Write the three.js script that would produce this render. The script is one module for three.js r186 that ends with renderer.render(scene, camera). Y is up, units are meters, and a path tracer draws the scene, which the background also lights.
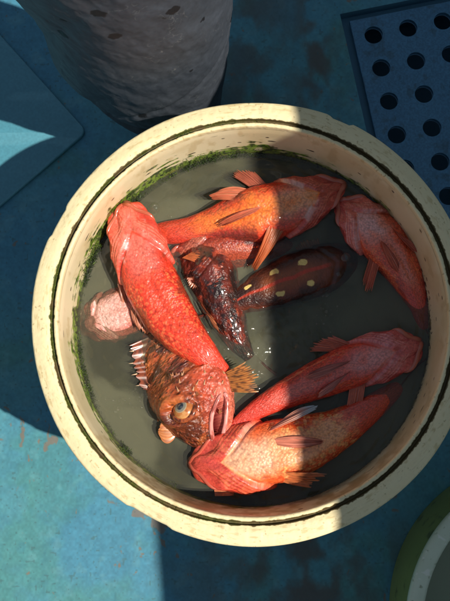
import * as THREE from 'three';
import { mergeGeometries } from 'three/addons/utils/BufferGeometryUtils.js';

// ------------------------------------------------------------------ camera, sky, sun, exposure
const W = 450, H = 601, F = 907;                       // photograph's pixels, focal length in them
const scene = new THREE.Scene();
const camera = new THREE.PerspectiveCamera(2 * Math.atan(H / 2 / F) * 180 / Math.PI, W / H, 0.02, 60);
const CAM = new THREE.Vector3(0.0034, 1.1382, 0.1024), FWD = new THREE.Vector3(Math.tan(-0.0342), -1, Math.tan(-0.1435)).normalize();
camera.up.set(0, 0, -1); camera.position.copy(CAM); camera.lookAt(CAM.clone().add(FWD)); camera.updateMatrixWorld();
scene.add(camera);
const SUN = new THREE.Vector3(0.5816, 1, 0.2526).normalize();
const SW = 128, SH = 64, skyData = new Float32Array(SW * SH * 4);                       // pale, slightly hazy daylight sky
for (let j = 0; j < SH; j++) for (let i = 0; i < SW; i++) {
  const el = ((j + 0.5) / SH - 0.5) * Math.PI, y = Math.sin(el), k = Math.pow(1 - Math.max(0, y), 2.2), o = (j * SW + i) * 4;
  const z = [1.35, 1.75, 2.35], h = [2.3, 2.45, 2.6], sea = [0.35, 0.5, 0.6];
  for (let c = 0; c < 3; c++) skyData[o + c] = y > 0 ? z[c] + (h[c] - z[c]) * k : sea[c];
  skyData[o + 3] = 1;
}
const skyTex = new THREE.DataTexture(skyData, SW, SH, THREE.RGBAFormat, THREE.FloatType); skyTex.mapping = THREE.EquirectangularReflectionMapping; skyTex.magFilter = skyTex.minFilter = THREE.LinearFilter; skyTex.needsUpdate = true;
scene.background = skyTex; scene.environment = skyTex; scene.environmentIntensity = scene.backgroundIntensity = 0.095;
const sun = new THREE.DirectionalLight(new THREE.Color(1, 0.93, 0.81), 5.0);
sun.position.copy(SUN).multiplyScalar(4); sun.target.position.set(0, 0.2, 0); sun.castShadow = true;
sun.shadow.mapSize.set(4096, 4096); Object.assign(sun.shadow.camera, { left: -1.2, right: 1.2, top: 1.2, bottom: -1.2, near: 0.5, far: 8 });
scene.add(sun, sun.target);
const renderer = new THREE.WebGLRenderer({ antialias: true });
renderer.setSize(767, 1024); renderer.toneMapping = THREE.LinearToneMapping; renderer.toneMappingExposure = 1.06;
renderer.shadowMap.enabled = true;

// ------------------------------------------------------------------ helpers
let seed = 7; const rnd = () => ((seed = (seed * 1664525 + 1013904223) >>> 0) / 4294967296);
const R = (a, b) => a + (b - a) * rnd();
const clamp = (x, a = 0, b = 1) => Math.min(b, Math.max(a, x)), lerp = (a, b, t) => a + (b - a) * t;
const ss = (a, b, x) => { const t = clamp((x - a) / (b - a)); return t * t * (3 - 2 * t); };
const gs = (x, w) => Math.exp(-(x * x) / (w * w));
const mix3 = (a, b, t) => [a[0] + (b[0] - a[0]) * t, a[1] + (b[1] - a[1]) * t, a[2] + (b[2] - a[2]) * t];
const rgb = (r, g, b) => [r / 255, g / 255, b / 255];
const hash = (x, y, z) => { let h = Math.imul(x, 374761393) ^ Math.imul(y, 668265263) ^ Math.imul(z, 2147483647 - 1640531527); h = Math.imul(h ^ (h >>> 13), 1274126177); h ^= h >>> 16; h = Math.imul(h, 2246822519); return ((h ^ (h >>> 15)) >>> 0) / 4294967296; };
const TB = new Float32Array(1 << 18); for (let i = 0; i < TB.length; i++) TB[i] = hash(i & 63, (i >> 6) & 63, i >> 12);
function noise(x, y, z = 0) {                           // 0..1
  const i = Math.floor(x), j = Math.floor(y), k = Math.floor(z); let f = x - i, g = y - j, h = z - k;
  f = f * f * (3 - 2 * f); g = g * g * (3 - 2 * g); h = h * h * (3 - 2 * h);
  const i0 = i & 63, i1 = (i + 1) & 63, j0 = (j & 63) << 6, j1 = ((j + 1) & 63) << 6, k0 = (k & 63) << 12, k1 = ((k + 1) & 63) << 12;
  const a = TB[i0 | j0 | k0], b = TB[i0 | j1 | k0], c = TB[i0 | j0 | k1], d = TB[i0 | j1 | k1];
  const p = a + (TB[i1 | j0 | k0] - a) * f, q = b + (TB[i1 | j1 | k0] - b) * f, r = c + (TB[i1 | j0 | k1] - c) * f, t = d + (TB[i1 | j1 | k1] - d) * f;
  const u = p + (q - p) * g, v = r + (t - r) * g; return u + (v - u) * h;
}
const fbm = (x, y, z = 0, o = 4) => { let s = 0, a = 0.5, n = 0; for (let i = 0; i < o; i++) { s += a * noise(x, y, z); n += a; a *= 0.5; x = x * 2.03 + 11.3; y = y * 2.03 + 5.7; z = z * 2.03 + 3.1; } return s / n; };
const tb = (i, j, k) => TB[(i & 63) | ((j & 63) << 6) | ((k & 63) << 12)];
function cell(x, y, z) {                                // distance to nearest feature point, second, id; flat when z is left out
  const i = Math.floor(x), j = Math.floor(y), flat = z === undefined, k = flat ? 0 : Math.floor(z); let a = 9, b = 9, id = 0; const f0 = flat ? 0 : -1, f1 = flat ? 1 : 2;
  for (let d = -1; d < 2; d++) for (let e = -1; e < 2; e++) for (let f = f0; f < f1; f++) {
    const X = i + d, Y = j + e, Z = k + f, p = X + tb(X, Y, Z + 31) - x, r = Y + tb(X, Y + 27, Z) - y, t = flat ? 0 : Z + tb(X + 33, Y, Z) - z, q = Math.sqrt(p * p + r * r + t * t);
    if (q < a) { b = a; a = q; id = tb(X + 7, Y + 3, Z + 1); } else if (q < b) b = q;
  }
  return [a, b, id];
}
function tex(w, h, fn, srgb = true, rep = null) {
  const d = new Uint8Array(w * h * 4);
  for (let y = 0; y < h; y++) for (let x = 0; x < w; x++) {
    const c = fn((x + 0.5) / w, (y + 0.5) / h), o = (y * w + x) * 4;
    if (typeof c === 'number') d[o] = d[o + 1] = d[o + 2] = clamp(c) * 255;
    else { d[o] = clamp(c[0]) * 255; d[o + 1] = clamp(c[1]) * 255; d[o + 2] = clamp(c[2]) * 255; }
    d[o + 3] = 255;
  }
  const t = new THREE.DataTexture(d, w, h, THREE.RGBAFormat); t.magFilter = THREE.LinearFilter; t.minFilter = THREE.LinearMipmapLinearFilter; t.generateMipmaps = true;
  t.wrapS = t.wrapT = THREE.RepeatWrapping; if (srgb) t.colorSpace = THREE.SRGBColorSpace; if (rep) t.repeat.set(rep[0], rep[1]); t.needsUpdate = true;
  return t;
}
const std = (o) => new THREE.MeshStandardMaterial(o), phy = (o) => new THREE.MeshPhysicalMaterial(o);
const RIGHT = new THREE.Vector3().crossVectors(FWD, new THREE.Vector3(0, 0, -1)).normalize(), UPV = new THREE.Vector3().crossVectors(RIGHT, FWD);
function at(px, py, y) {                                // where the ray through a pixel of the photograph meets the height y
  const d = FWD.clone().addScaledVector(RIGHT, (px - W / 2) / F).addScaledVector(UPV, -(py - H / 2) / F);
  return CAM.clone().addScaledVector(d, (y - CAM.y) / d.y);
}
const mpp = (p) => p.clone().sub(CAM).dot(FWD) / F;      // metres per photograph pixel at a point
const used = {};
const numbered = (n) => { const k = used[n] = (used[n] ?? -1) + 1; return k ? n + '_' + String(k).padStart(3, '0') : n; };
function thing(name, label, category, pos = new THREE.Vector3(), group) {
  const g = new THREE.Group(); g.name = numbered(name); g.position.copy(pos); g.userData = { label, category }; if (group) g.userData.group = group; scene.add(g); return g;
}
function part(name, geo, mat, parent, world = false) {  // world: the geometry is in world coordinates
  if (world) geo.translate(-parent.position.x, -parent.position.y, -parent.position.z);
  const m = new THREE.Mesh(geo, mat); m.name = name; m.castShadow = m.receiveShadow = true; parent.add(m); return m;
}
function struct(name, geo, mat) { const m = new THREE.Mesh(geo, mat); m.name = numbered(name); m.userData.kind = 'structure'; m.castShadow = m.receiveShadow = true; scene.add(m); return m; }
function grid(nu, nv, fn, closeU = false) {             // surface from fn(u, v) -> [x, y, z]; uv = (u, v); closeU smooths the seam
  const pos = new Float32Array((nu + 1) * (nv + 1) * 3), uv = new Float32Array((nu + 1) * (nv + 1) * 2), idx = [];
  for (let j = 0; j <= nv; j++) for (let i = 0; i <= nu; i++) {
    const k = j * (nu + 1) + i, p = fn(i / nu, j / nv); pos.set(p, k * 3); uv.set([i / nu, j / nv], k * 2);
    if (i < nu && j < nv) idx.push(k, k + 1, k + nu + 2, k, k + nu + 2, k + nu + 1);
  }
  const g = new THREE.BufferGeometry(); g.setAttribute('position', new THREE.BufferAttribute(pos, 3)); g.setAttribute('uv', new THREE.BufferAttribute(uv, 2)); g.setIndex(idx); g.computeVertexNormals();
  if (closeU) { const n = g.attributes.normal; for (let j = 0; j <= nv; j++) { const a = j * (nu + 1), b = a + nu, v = new THREE.Vector3(n.getX(a) + n.getX(b), n.getY(a) + n.getY(b), n.getZ(a) + n.getZ(b)).normalize(); n.setXYZ(a, v.x, v.y, v.z); n.setXYZ(b, v.x, v.y, v.z); } }
  return g;
}

// ------------------------------------------------------------------ deck
const C_RIM = 0.333, WATER_Y = 0.265;
const gA = at(340, 14, 0), gDir = new THREE.Vector3(0.2068 - 0.1608, 0, -0.4246 + 0.4156).normalize(), gDown = new THREE.Vector3(-gDir.z, 0, gDir.x);
const gp = (a, b) => new THREE.Vector3().copy(gA).addScaledVector(gDir, a).addScaledVector(gDown, b);       // grate's own axes
const GW = 0.33, GH = 0.42;
{
  const s = new THREE.Shape([[-1.8, -1.8], [1.8, -1.8], [1.8, 1.8], [-1.8, 1.8]].map(([x, z]) => new THREE.Vector2(x, -z)));
  s.holes.push(new THREE.Path([[0, 0], [GW, 0], [GW, GH], [0, GH]].map(([a, b]) => { const p = gp(a, b); return new THREE.Vector2(p.x, -p.z); })));
  const g = new THREE.ShapeGeometry(s); g.rotateX(-Math.PI / 2);
  const uv = g.attributes.uv, p = g.attributes.position; for (let i = 0; i < p.count; i++) uv.setXY(i, p.getX(i) / 1.2 + 0.5, p.getZ(i) / 1.2 + 0.5);
  const col = (u, v) => {
    const x = (u - 0.5) * 1.2, z = (v - 0.5) * 1.2;
    let c = mix3(rgb(94, 162, 180), rgb(84, 154, 180), ss(0.35, 0.65, fbm(x * 9, z * 9, 1)));
    c = mix3(c, rgb(98, 164, 164), 0.4 * ss(0.5, 0.7, fbm(x * 6 + 3, z * 6, 5)));
    const gr = fbm(x * 16, z * 16, 8, 5); c = mix3(c, rgb(88, 152, 120), 0.3 * ss(0.54, 0.74, gr + 0.08 * ss(-0.15, -0.33, x) * ss(0.1, 0.28, z)));
    const st = fbm(x * 70, z * 70, 3, 3); c = mix3(c, rgb(136, 184, 188), 0.25 * ss(0.62, 0.78, st)); c = mix3(c, rgb(66, 134, 160), 0.22 * ss(0.42, 0.25, st));
    c = c.map((k) => k * (0.95 + 0.1 * noise(x * 420, z * 420, 2)) * (0.95 + 0.1 * fbm(x * 160, z * 160, 6, 2)));
    const sc = fbm(x * 110 + 6 * fbm(x * 20, z * 20, 4), z * 80, 12, 4), near = gs(x + 0.115, 0.05) * gs(z - 0.205, 0.06) + 0.5 * gs(x + 0.27, 0.06) * gs(z - 0.12, 0.05);
    c = mix3(c, rgb(166, 120, 100), 0.7 * ss(0.69, 0.74, sc * 0.9 + 0.20 * near));                   // worn through to the rusty primer
    const br = fbm(x * 34, z * 26, 31, 5), zone = Math.max(gs(x - 0.06, 0.12) * ss(0.17, 0.25, z), gs(x - 0.085, 0.03) * ss(-0.2, -0.3, z), 0.7 * gs(x - 0.0, 0.06) * ss(-0.22, -0.3, z));
    c = mix3(c, rgb(108, 84, 74), 0.75 * zone * ss(0.36, 0.62, br));
    c = [c[0] * 0.78, c[1] * 0.84, c[2] * 0.86];
    const gt = noise(x * 300, z * 300, 77); c = mix3(c, rgb(60, 96, 100), 0.5 * ss(0.86, 0.93, gt));
    return c;
  };
  const map = tex(1400, 1400, col), bump = tex(1024, 1024, (u, v) => 0.5 * fbm(u * 180, v * 180, 1, 3) + 0.5 * fbm(u * 40, v * 40, 2, 3), false);
  struct('deck', g, std({ map, bumpMap: bump, bumpScale: 0.0007, roughness: 0.6 }));
}

// ------------------------------------------------------------------ bulwark on the sun's side (its top edge cuts the sunlight off)
{
  const top = 1.2, n = 0.05, x0 = (z) => top * 0.5816 - 0.099 + 0.088 * (z - 0.2526 * top);
  const s = new THREE.Shape([[x0(-1.7), 1.7], [x0(1.7), -1.7], [x0(1.7) + n, -1.7], [x0(-1.7) + n, 1.7]].map(([x, y]) => new THREE.Vector2(x, y)));
  const g = new THREE.ExtrudeGeometry(s, { depth: top, bevelEnabled: false }); g.rotateX(-Math.PI / 2);
  const t = thing('bulwark', 'tall white painted bulwark wall of the boat shading the deck', 'wall');
  part('panel', g, std({ color: new THREE.Color().setRGB(0.78, 0.78, 0.76), roughness: 0.5 }), t);
}

// ------------------------------------------------------------------ drain grate
{
  const t = thing('drain_grate', 'blue deck drain panel with rows of round black holes', 'grate', gp(0, 0));
  const L = (a, b) => { const p = gp(a, b).sub(gA); return new THREE.Vector2(p.x, -p.z); };
  const o = 0.012, s = new THREE.Shape([[o, o], [GW - o, o], [GW - o, GH - o], [o, GH - o]].map(([a, b]) => L(a, b)));
  const h0 = at(374, 34, 0).sub(gA), a0 = h0.dot(gDir), b0 = h0.dot(gDown);
  for (let i = 0; i < 6; i++) for (let j = -0; j < 8; j++) {
    const a = a0 + i * 0.0465, b = b0 + j * 0.0465; if (a > GW - 0.03 || b > GH - 0.03) continue;
    const c = L(a, b), h = new THREE.Path(); h.absarc(c.x, c.y, 0.0118 + 0.0003 * hash(i, j, 3), 0, Math.PI * 2, true); s.holes.push(h);
  }
  const g = new THREE.ExtrudeGeometry(s, { depth: 0.006, bevelEnabled: true, bevelSize: 0.0012, bevelThickness: 0.0012, bevelSegments: 2, curveSegments: 28 }); g.rotateX(-Math.PI / 2); g.translate(0, -0.010, 0);
  const map = tex(512, 512, (u, v) => { let c = mix3(rgb(62, 112, 146), rgb(72, 122, 154), fbm(u * 9, v * 9, 3)); c = mix3(c, rgb(54, 84, 100), 0.5 * ss(0.6, 0.75, fbm(u * 30, v * 30, 9))); return c.map((k) => k * (0.9 + 0.2 * noise(u * 200, v * 200))); });
  map.repeat.set(3, 3);
  part('perforated_panel', g, std({ map, roughness: 0.45 }), t);
  // sunken drain box under the panel: rim, walls and floor
  const dk = std({ color: new THREE.Color().setRGB(0.07, 0.2, 0.3), roughness: 0.6 }), geos = [];
  const box = (a, b, w, d, y0, y1) => { const q = new THREE.BoxGeometry(w, y1 - y0, d); q.translate(a + w / 2, (y0 + y1) / 2, b + d / 2); q.rotateY(Math.atan2(-gDir.z, gDir.x)); geos.push(q); };
  box(-0.01, -0.01, GW + 0.02, GH + 0.02, -0.095, -0.085); box(-0.01, -0.01, 0.01, GH + 0.02, -0.085, -0.001); box(GW, -0.01, 0.01, GH + 0.02, -0.085, -0.001); box(0, -0.01, GW, 0.01, -0.085, -0.001); box(0, GH, GW, 0.01, -0.085, -0.001);
  part('drain_box', mergeGeometries(geos), dk, t);
  const lg = []; for (const [a, b, w, d] of [[0, 0, 0.016, GH], [0.016, 0, GW - 0.016, 0.016]]) { const q = new THREE.BoxGeometry(w, 0.008, d); q.translate(a + w / 2, -0.0205, b + d / 2); q.rotateY(Math.atan2(-gDir.z, gDir.x)); lg.push(q); }
  part('ledge', mergeGeometries(lg), dk, t);
}

// ------------------------------------------------------------------ second tub, bottom right
{
  const t = thing('basin', 'shallow olive green basin with pale rim standing beside the cream bucket', 'basin', new THREE.Vector3(0.341, 0, 0.316));
  const wall = [[0.02, 0], [0.172, 0], [0.180, 0.006], [0.1795, 0.06], [0.1775, 0.112]], rim = [[0.1775, 0.112], [0.1786, 0.1135], [0.1788, 0.119], [0.177, 0.1215], [0.172, 0.1222], [0.164, 0.1218], [0.1605, 0.1195], [0.1598, 0.114]], ins = [[0.1598, 0.114], [0.157, 0.06], [0.15, 0.012], [0.0, 0.010]];
  const L = (p) => { const g = new THREE.LatheGeometry(p.map(([a, b]) => new THREE.Vector2(a, b)), 160); return g; };
  part('outer_wall', L(wall), std({ map: tex(512, 128, (u, v) => { let c = mix3(rgb(136, 150, 84), rgb(120, 136, 76), fbm(u * 40, v * 6, 2)); return mix3(c, rgb(70, 78, 44), 0.6 * ss(0.6, 0.75, fbm(u * 90, v * 14, 6))); }), roughness: 0.55, side: THREE.DoubleSide }), t);
  part('rim', L(rim), std({ map: tex(1024, 64, (u, v) => { let c = mix3(rgb(218, 226, 204), rgb(204, 214, 190), fbm(u * 60, v * 4, 2)); c = mix3(c, rgb(120, 126, 96), 0.6 * ss(0.68, 0.78, fbm(u * 260, v * 8, 6))); return mix3(c, rgb(236, 236, 226), ss(0.86, 0.9, noise(u * 300, v * 9, 3)) * 0.7); }), roughness: 0.45, side: THREE.DoubleSide }), t);
  part('inner_wall', L(ins), std({ color: new THREE.Color().setRGB(0.3, 0.34, 0.24), roughness: 0.5, side: THREE.DoubleSide }), t);
}

// ------------------------------------------------------------------ hatch lid at the left
{
  const tip = at(88, 133, 0), d1 = at(0, 35, 0).sub(tip).normalize(), d2 = new THREE.Vector3(d1.z, 0, -d1.x);
  const t = thing('hatch_lid', 'smooth light blue fibreglass hatch lid with rounded corner on deck', 'hatch lid', tip);
  const L = (a, b) => { const p = new THREE.Vector3().addScaledVector(d1, a).addScaledVector(d2, b); return new THREE.Vector2(p.x, -p.z); };
  const s = new THREE.Shape(), r = 0.012, A = 0.6, B = 0.5, o = 0.002;
  s.moveTo(...L(r, o).toArray()); s.lineTo(...L(A, o).toArray()); s.lineTo(...L(A, B).toArray()); s.lineTo(...L(o, B).toArray()); s.lineTo(...L(o, r).toArray()); s.quadraticCurveTo(...L(o, o).toArray(), ...L(r, o).toArray());
  const g = new THREE.ExtrudeGeometry(s, { depth: 0.001, bevelEnabled: true, bevelSize: 0.002, bevelThickness: 0.002, bevelSegments: 4, curveSegments: 8 }); g.rotateX(-Math.PI / 2); g.translate(0, 0.002, 0);
  const map = tex(512, 512, (u, v) => { let c = mix3(rgb(74, 134, 152), rgb(80, 140, 158), fbm(u * 4, v * 14, 3)); c = mix3(c, rgb(104, 160, 176), 0.4 * ss(0.55, 0.75, fbm(u * 5 + 3 * fbm(u * 3, v * 3, 8), v * 26, 9))); return c.map((k) => k * (0.96 + 0.08 * noise(u * 160, v * 160))); });
  map.repeat.set(3, 3);
  part('lid_panel', g, std({ map, roughness: 0.32 }), t);
}

// ------------------------------------------------------------------ bucket
const rimR = 0.2, AX = 1 - 0.0033, AZ = 1 + 0.0033;
const bucket = thing('bucket', 'round cream plastic bucket full of water and red fish', 'bucket');
const pang = (px, py, y = C_RIM) => { const p = at(px, py, y); return Math.atan2(p.z, p.x); };
{
  // notches in the flange edge, as angles
  const ang = (a) => { while (a < 0) a += 2 * Math.PI; return a % (2 * Math.PI); };
  const between = (a, f, t, w = 0.006) => { const d = ang(a - f), l = ang(t - f); return d < l ? Math.min(1, d / w, (l - d) / w) : 0; };
  const n1 = pang(329, 119), n2 = pang(351, 128), n3 = pang(48, 238), n4 = pang(66, 205), n5 = pang(172, 525), n6 = pang(130, 500);
  const cut = (a) => 0.0022 * between(a, n1, n2) + 0.0016 * between(a, n3, n4, 0.02) + 0.0016 * between(a, n5, n6, 0.02) + 0.0005 * Math.sin(a * 3 + 1) + 0.0004 * Math.sin(a * 7);
  const lathe = (prof, fn = () => 0, nu = 384) => {
    const len = [0]; for (let i = 1; i < prof.length; i++) len.push(len[i - 1] + Math.hypot(prof[i][0] - prof[i - 1][0], prof[i][1] - prof[i - 1][1]));
    const T = len.at(-1), nv = prof.length - 1;
    const g = grid(nu, nv, (u, v) => { const [r, y] = prof[Math.round(v * nv)], a = u * Math.PI * 2, q = r - fn(a, r, y); return [q * Math.cos(a) * AX, y, q * Math.sin(a) * AZ]; }, true);
    const uv = g.attributes.uv; for (let j = 0; j <= nv; j++) for (let i = 0; i <= nu; i++) uv.setXY(j * (nu + 1) + i, i / nu, len[j] / T);
    return g;
  };
  const arc = (cx, cy, r, a0, a1, n) => Array.from({ length: n + 1 }, (_, i) => { const a = lerp(a0, a1, i / n) * Math.PI / 180; return [cx + r * Math.cos(a), cy + r * Math.sin(a)]; });
  // rim: skirt, rounded outer edge, gently crowned top, groove, inner lip
  const y = C_RIM, rimProf = [[0.1915, y - 0.036], [0.197, y - 0.036], [0.1985, y - 0.030], [0.1992, y - 0.018], ...arc(0.1972, y - 0.0048, 0.0030, 0, 80, 7), [0.1940, y - 0.0009], [0.1900, y - 0.0001], [0.1870, y - 0.0002], [0.1848, y - 0.0007], ...arc(0.1838, y - 0.0022, 0.0013, 70, 180, 5), [0.1824, y - 0.0046], [0.1812, y - 0.0052], [0.1800, y - 0.0045], [0.1796, y - 0.0026],
    ...arc(0.1776, y - 0.0024, 0.0021, 0, 180, 9), [0.1752, y - 0.0062]];
  const rlen = rimProf.length;
  const T = (() => { let s = 0; const c = [0]; for (let i = 1; i < rlen; i++) c.push(s += Math.hypot(rimProf[i][0] - rimProf[i - 1][0], rimProf[i][1] - rimProf[i - 1][1])); return [c, s]; })();
  const rAt = (v) => { const q = v * T[1]; let i = 1; while (i < rlen - 1 && T[0][i] < q) i++; const k = clamp((q - T[0][i - 1]) / Math.max(1e-9, T[0][i] - T[0][i - 1])); return [lerp(rimProf[i - 1][0], rimProf[i][0], k), lerp(rimProf[i - 1][1], rimProf[i][1], k) - y]; };
  const cream = rgb(238, 224, 182);
  const rimCol = (u, v) => {
    const a = u * Math.PI * 2, [r, dy] = rAt(v), X = Math.cos(a), Z = Math.sin(a);
    let c = mix3(cream, rgb(232, 214, 168), fbm(X * 8, Z * 8, r * 300));
    c = mix3(c, rgb(196, 174, 124), 0.55 * ss(0.58, 0.75, fbm(X * 26, Z * 26, r * 500, 4)));
    c = mix3(c, rgb(176, 158, 116), 0.7 * ss(0.72, 0.8, fbm(X * 90, Z * 90, r * 420, 3)));
    const fl = noise(u * 620, r * 1500, 4); c = mix3(c, rgb(120, 104, 76), 0.35 * ss(0.93, 0.97, fl) * ss(0.4, 0.6, fbm(X * 5, Z * 5, 9)));
    const scr = noise(u * 300 + r * 2000, r * 1200, 14); c = mix3(c, rgb(160, 146, 112), 0.25 * ss(0.86, 0.95, scr));
    // grime and algae lodged in the groove, with an uneven outline
    const gw = Math.abs(r - 0.1812), left = ss(0.3, -0.5, X), n = fbm(X * 40, Z * 40, 2, 4), n2 = fbm(X * 75, Z * 75, 3, 3);
    const wide = 0.0008 + 0.0034 * n * (0.35 + 0.65 * n2) + 0.0008 * ss(0.1, 0.6, X) * n2, g = ss(wide + 0.0004, wide - 0.0004, gw) * (dy < -0.0005 ? 1 : 0.55);
    c = mix3(c, mix3(rgb(82, 68, 40), mix3(rgb(84, 88, 26), rgb(40, 52, 20), n2), left * ss(0.35, 0.6, fbm(X * 12, Z * 12, 7))), 0.93 * g);
    return c;
  };
  const rimMap = tex(2048, 256, rimCol), rimBump = tex(1024, 256, (u, v) => fbm(Math.cos(u * 6.2832) * 60, Math.sin(u * 6.2832) * 60, v * 14, 4), false);
  part('rim', lathe(rimProf, (a, r) => r > 0.193 ? cut(a) : 0.0002 * Math.sin(a * 5)), phy({ map: rimMap, bumpMap: rimBump, bumpScale: 0.0007, roughness: 0.5, specularIntensity: 0.6 }), bucket);
  // wall: from under the inner lip down the inside, floor, and up the outside
  const y1 = y - 0.0062, inner = [[0.1752, y1], [0.1742, y1 - 0.006]]; for (let i = 1; i <= 26; i++) inner.push([0.1741 - 0.00019 * i * 1.1, y1 - 0.006 - i * 0.004]);
  const iT = 0.006 + 26 * 0.004, yAt = (v) => y1 - v * iT;
  const wallCol = (u, v) => {
    const a = u * Math.PI * 2, X = Math.cos(a), Z = Math.sin(a), yy = yAt(v), h = yy - WATER_Y, nn = fbm(X * 18, Z * 18, yy * 60, 4), fine = fbm(X * 70, Z * 70, yy * 240, 3);
    let c = mix3(rgb(234, 222, 184), rgb(224, 209, 166), ss(0.35, 0.65, fbm(X * 7, Z * 7, yy * 30)));
    c = mix3(c, rgb(200, 180, 132), 0.5 * ss(0.55, 0.72, nn));
    // dark specks stuck to the wall, long ones lying along it
    const k = cell(u * 95, yy * 150), long = cell(u * 52 + 9, yy * 190); c = mix3(c, rgb(58, 46, 34), 0.8 * (k[2] > 0.95 ? ss(0.2, 0.12, k[0] + 0.2 * (fine - 0.5)) : 0));
    c = mix3(c, rgb(34, 28, 24), 0.95 * (long[2] > 0.965 ? ss(0.22, 0.15, long[0] + 0.25 * (fine - 0.5)) * ss(0.06, 0.04, h) : 0));
    // growth at the waterline: green on the left and far sides, dark crumbs all round
    const bottom = ss(0.5, 0.9, Z), green = ss(0.35, -0.15, X) * 1.0 + 0.5 * ss(0, -0.8, Z), band = 0.020 * green * (0.3 + 1.1 * fbm(X * 6 + 4, Z * 6, 3)) + 0.004;
    const sm = fbm(u * 46, yy * 240, 5, 4) * 0.6 + fbm(X * 26, Z * 26, yy * 90, 4) * 0.4, hh2 = clamp(h / (band + 0.004));
    const gg = ss(0.46, 0.58, sm + 0.30 * (1 - hh2) - 0.12 * hh2) * ss(1.6, 0.9, h / (band + 0.004)) * ss(0.25, 0.6, green * (0.5 + fbm(X * 7 + 2, Z * 7, 8)));
    c = mix3(c, mix3(mix3(rgb(112, 146, 28), rgb(72, 108, 22), nn), rgb(28, 44, 14), ss(0.40, 0.64, fine)), (0.75 + 0.22 * ss(0.5, 0.75, sm)) * clamp(gg));
    c = mix3(c, rgb(40, 34, 26), 0.85 * ss(0.62, 0.68, fine + 0.25 * gs(h, 0.006) - 0.1 - 0.1 * ss(0.012, 0.03, h)) * (0.4 + 0.6 * (1 - Math.min(1, green))) * ss(0.02, 0.004, Math.abs(h)));
    c = mix3(c, mix3(rgb(128, 112, 66), rgb(84, 90, 46), nn), 0.7 * ss(0.0005, -0.0005, h + (nn - 0.5) * 0.02 + (fine - 0.5) * 0.016));   // slimed below the waterline
    c = mix3(c, rgb(150, 116, 64), 0.45 * bottom * ss(0.35, 0.6, nn));
    return c;
  };
  const wallMap = tex(2048, 512, wallCol);
  part('inner_wall', lathe(inner), phy({ map: wallMap, roughness: 0.4, clearcoat: 0.3, clearcoatRoughness: 0.25 }), bucket);
  const e = inner.at(-1), rest = [e, [e[0] - 0.012, 0.02], [0.1, 0.012], [0.001, 0.012], [0.001, 0.0], [0.15, 0.0], [0.158, 0.004], [0.182, y - 0.040], [0.1915, y - 0.036]];
  part('outer_wall', lathe(rest, () => 0, 128), std({ color: new THREE.Color().setRGB(0.62, 0.52, 0.32), roughness: 0.55 }), bucket);
  // real tufts of algae at the waterline and in the groove
  const blade = new THREE.BufferGeometry(); { const n = 5, P = [], I = []; for (let i = 0; i <= n; i++) { const t = i / n, w = 0.5 * Math.sin(Math.PI * (0.12 + 0.86 * t)) + 0.05; P.push(-w * 0.3, t, 0.25 * t * t, w * 0.3, t, 0.25 * t * t + 0.06); if (i < n) { const k = i * 2; I.push(k, k + 1, k + 3, k, k + 3, k + 2); } } blade.setAttribute('position', new THREE.Float32BufferAttribute(P, 3)); blade.setIndex(I); blade.computeVertexNormals(); }
  const spots = [];
  const add = (a, r, yy, len, tint) => spots.push([a, r, yy, len, tint]);
  for (let i = 0; i < 60000; i++) {
    const a = rnd() * Math.PI * 2, X = Math.cos(a), Z = Math.sin(a), den = ss(0.35, -0.1, X) * (0.25 + 1.3 * ss(0.38, 0.62, fbm(X * 5 + 4, Z * 5, 3))) * ss(0.98, 0.7, Z) * (0.55 + 0.45 * ss(0.3, -0.6, Z)) * (0.3 + 1.2 * noise(X * 16 + 3, Z * 16, 21)) + 0.05 + 0.3 * ss(0.25, -0.1, X) * ss(0.2, 0.5, Z) * noise(X * 24, Z * 24, 6) + 0.25 * ss(0.6, 0.2, X) * ss(-0.6, -0.9, Z) * noise(X * 30, Z * 30, 2); if (den < 0.4 && noise(X * 60, Z * 60, 15) < 0.5) continue;
    if (rnd() > den) continue;
    const hh = WATER_Y - 0.003 + Math.abs(R(-1, 1) * R(0, 1)) * 0.022 * Math.min(1.2, den * (0.5 + noise(X * 30, Z * 30, 5)) + 0.1); add(a, 0.1724 - (hh < WATER_Y + 0.002 ? R(0, 0.005) : 0), hh, R(0.0007, 0.0028) * (0.5 + den * 0.6), R(0, 1) * (0.35 + 0.65 * ss(0.35, 0.6, noise(X * 22, Z * 22, 9))));
  }
  for (let i = 0; i < 1500; i++) { const a = rnd() * Math.PI * 2, X = Math.cos(a), Z = Math.sin(a); if (rnd() > 0.15 + 0.8 * ss(0.1, -0.6, X) * ss(0.4, 0.6, fbm(X * 12, Z * 12, 7))) continue; add(a, R(0.1800, 0.1824), y - 0.0050, R(0.0012, 0.0034), R(0, 1)); }
  const al = new THREE.InstancedMesh(blade, phy({ color: 0xffffff, roughness: 0.55, transmission: 0.25, thickness: 0, side: THREE.DoubleSide }), spots.length), m4 = new THREE.Matrix4(), q = new THREE.Quaternion(), eu = new THREE.Euler();
  spots.forEach(([a, r, yy, len, tint], i) => {
    eu.set(R(-1.3, 1.3), R(0, 6.28), R(-1.3, 1.3)); q.setFromEuler(eu);
    m4.compose(new THREE.Vector3(r * Math.cos(a) * AX, yy, r * Math.sin(a) * AZ), q, new THREE.Vector3(len * 0.6, len, len)); al.setMatrixAt(i, m4);
    const c = mix3([0.025, 0.05, 0.008], [0.16, 0.26, 0.02], tint * tint); al.setColorAt(i, new THREE.Color().setRGB(...c));
  });
  al.name = 'algae'; al.userData.kind = 'stuff'; al.castShadow = al.receiveShadow = true; bucket.add(al);
}

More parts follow.
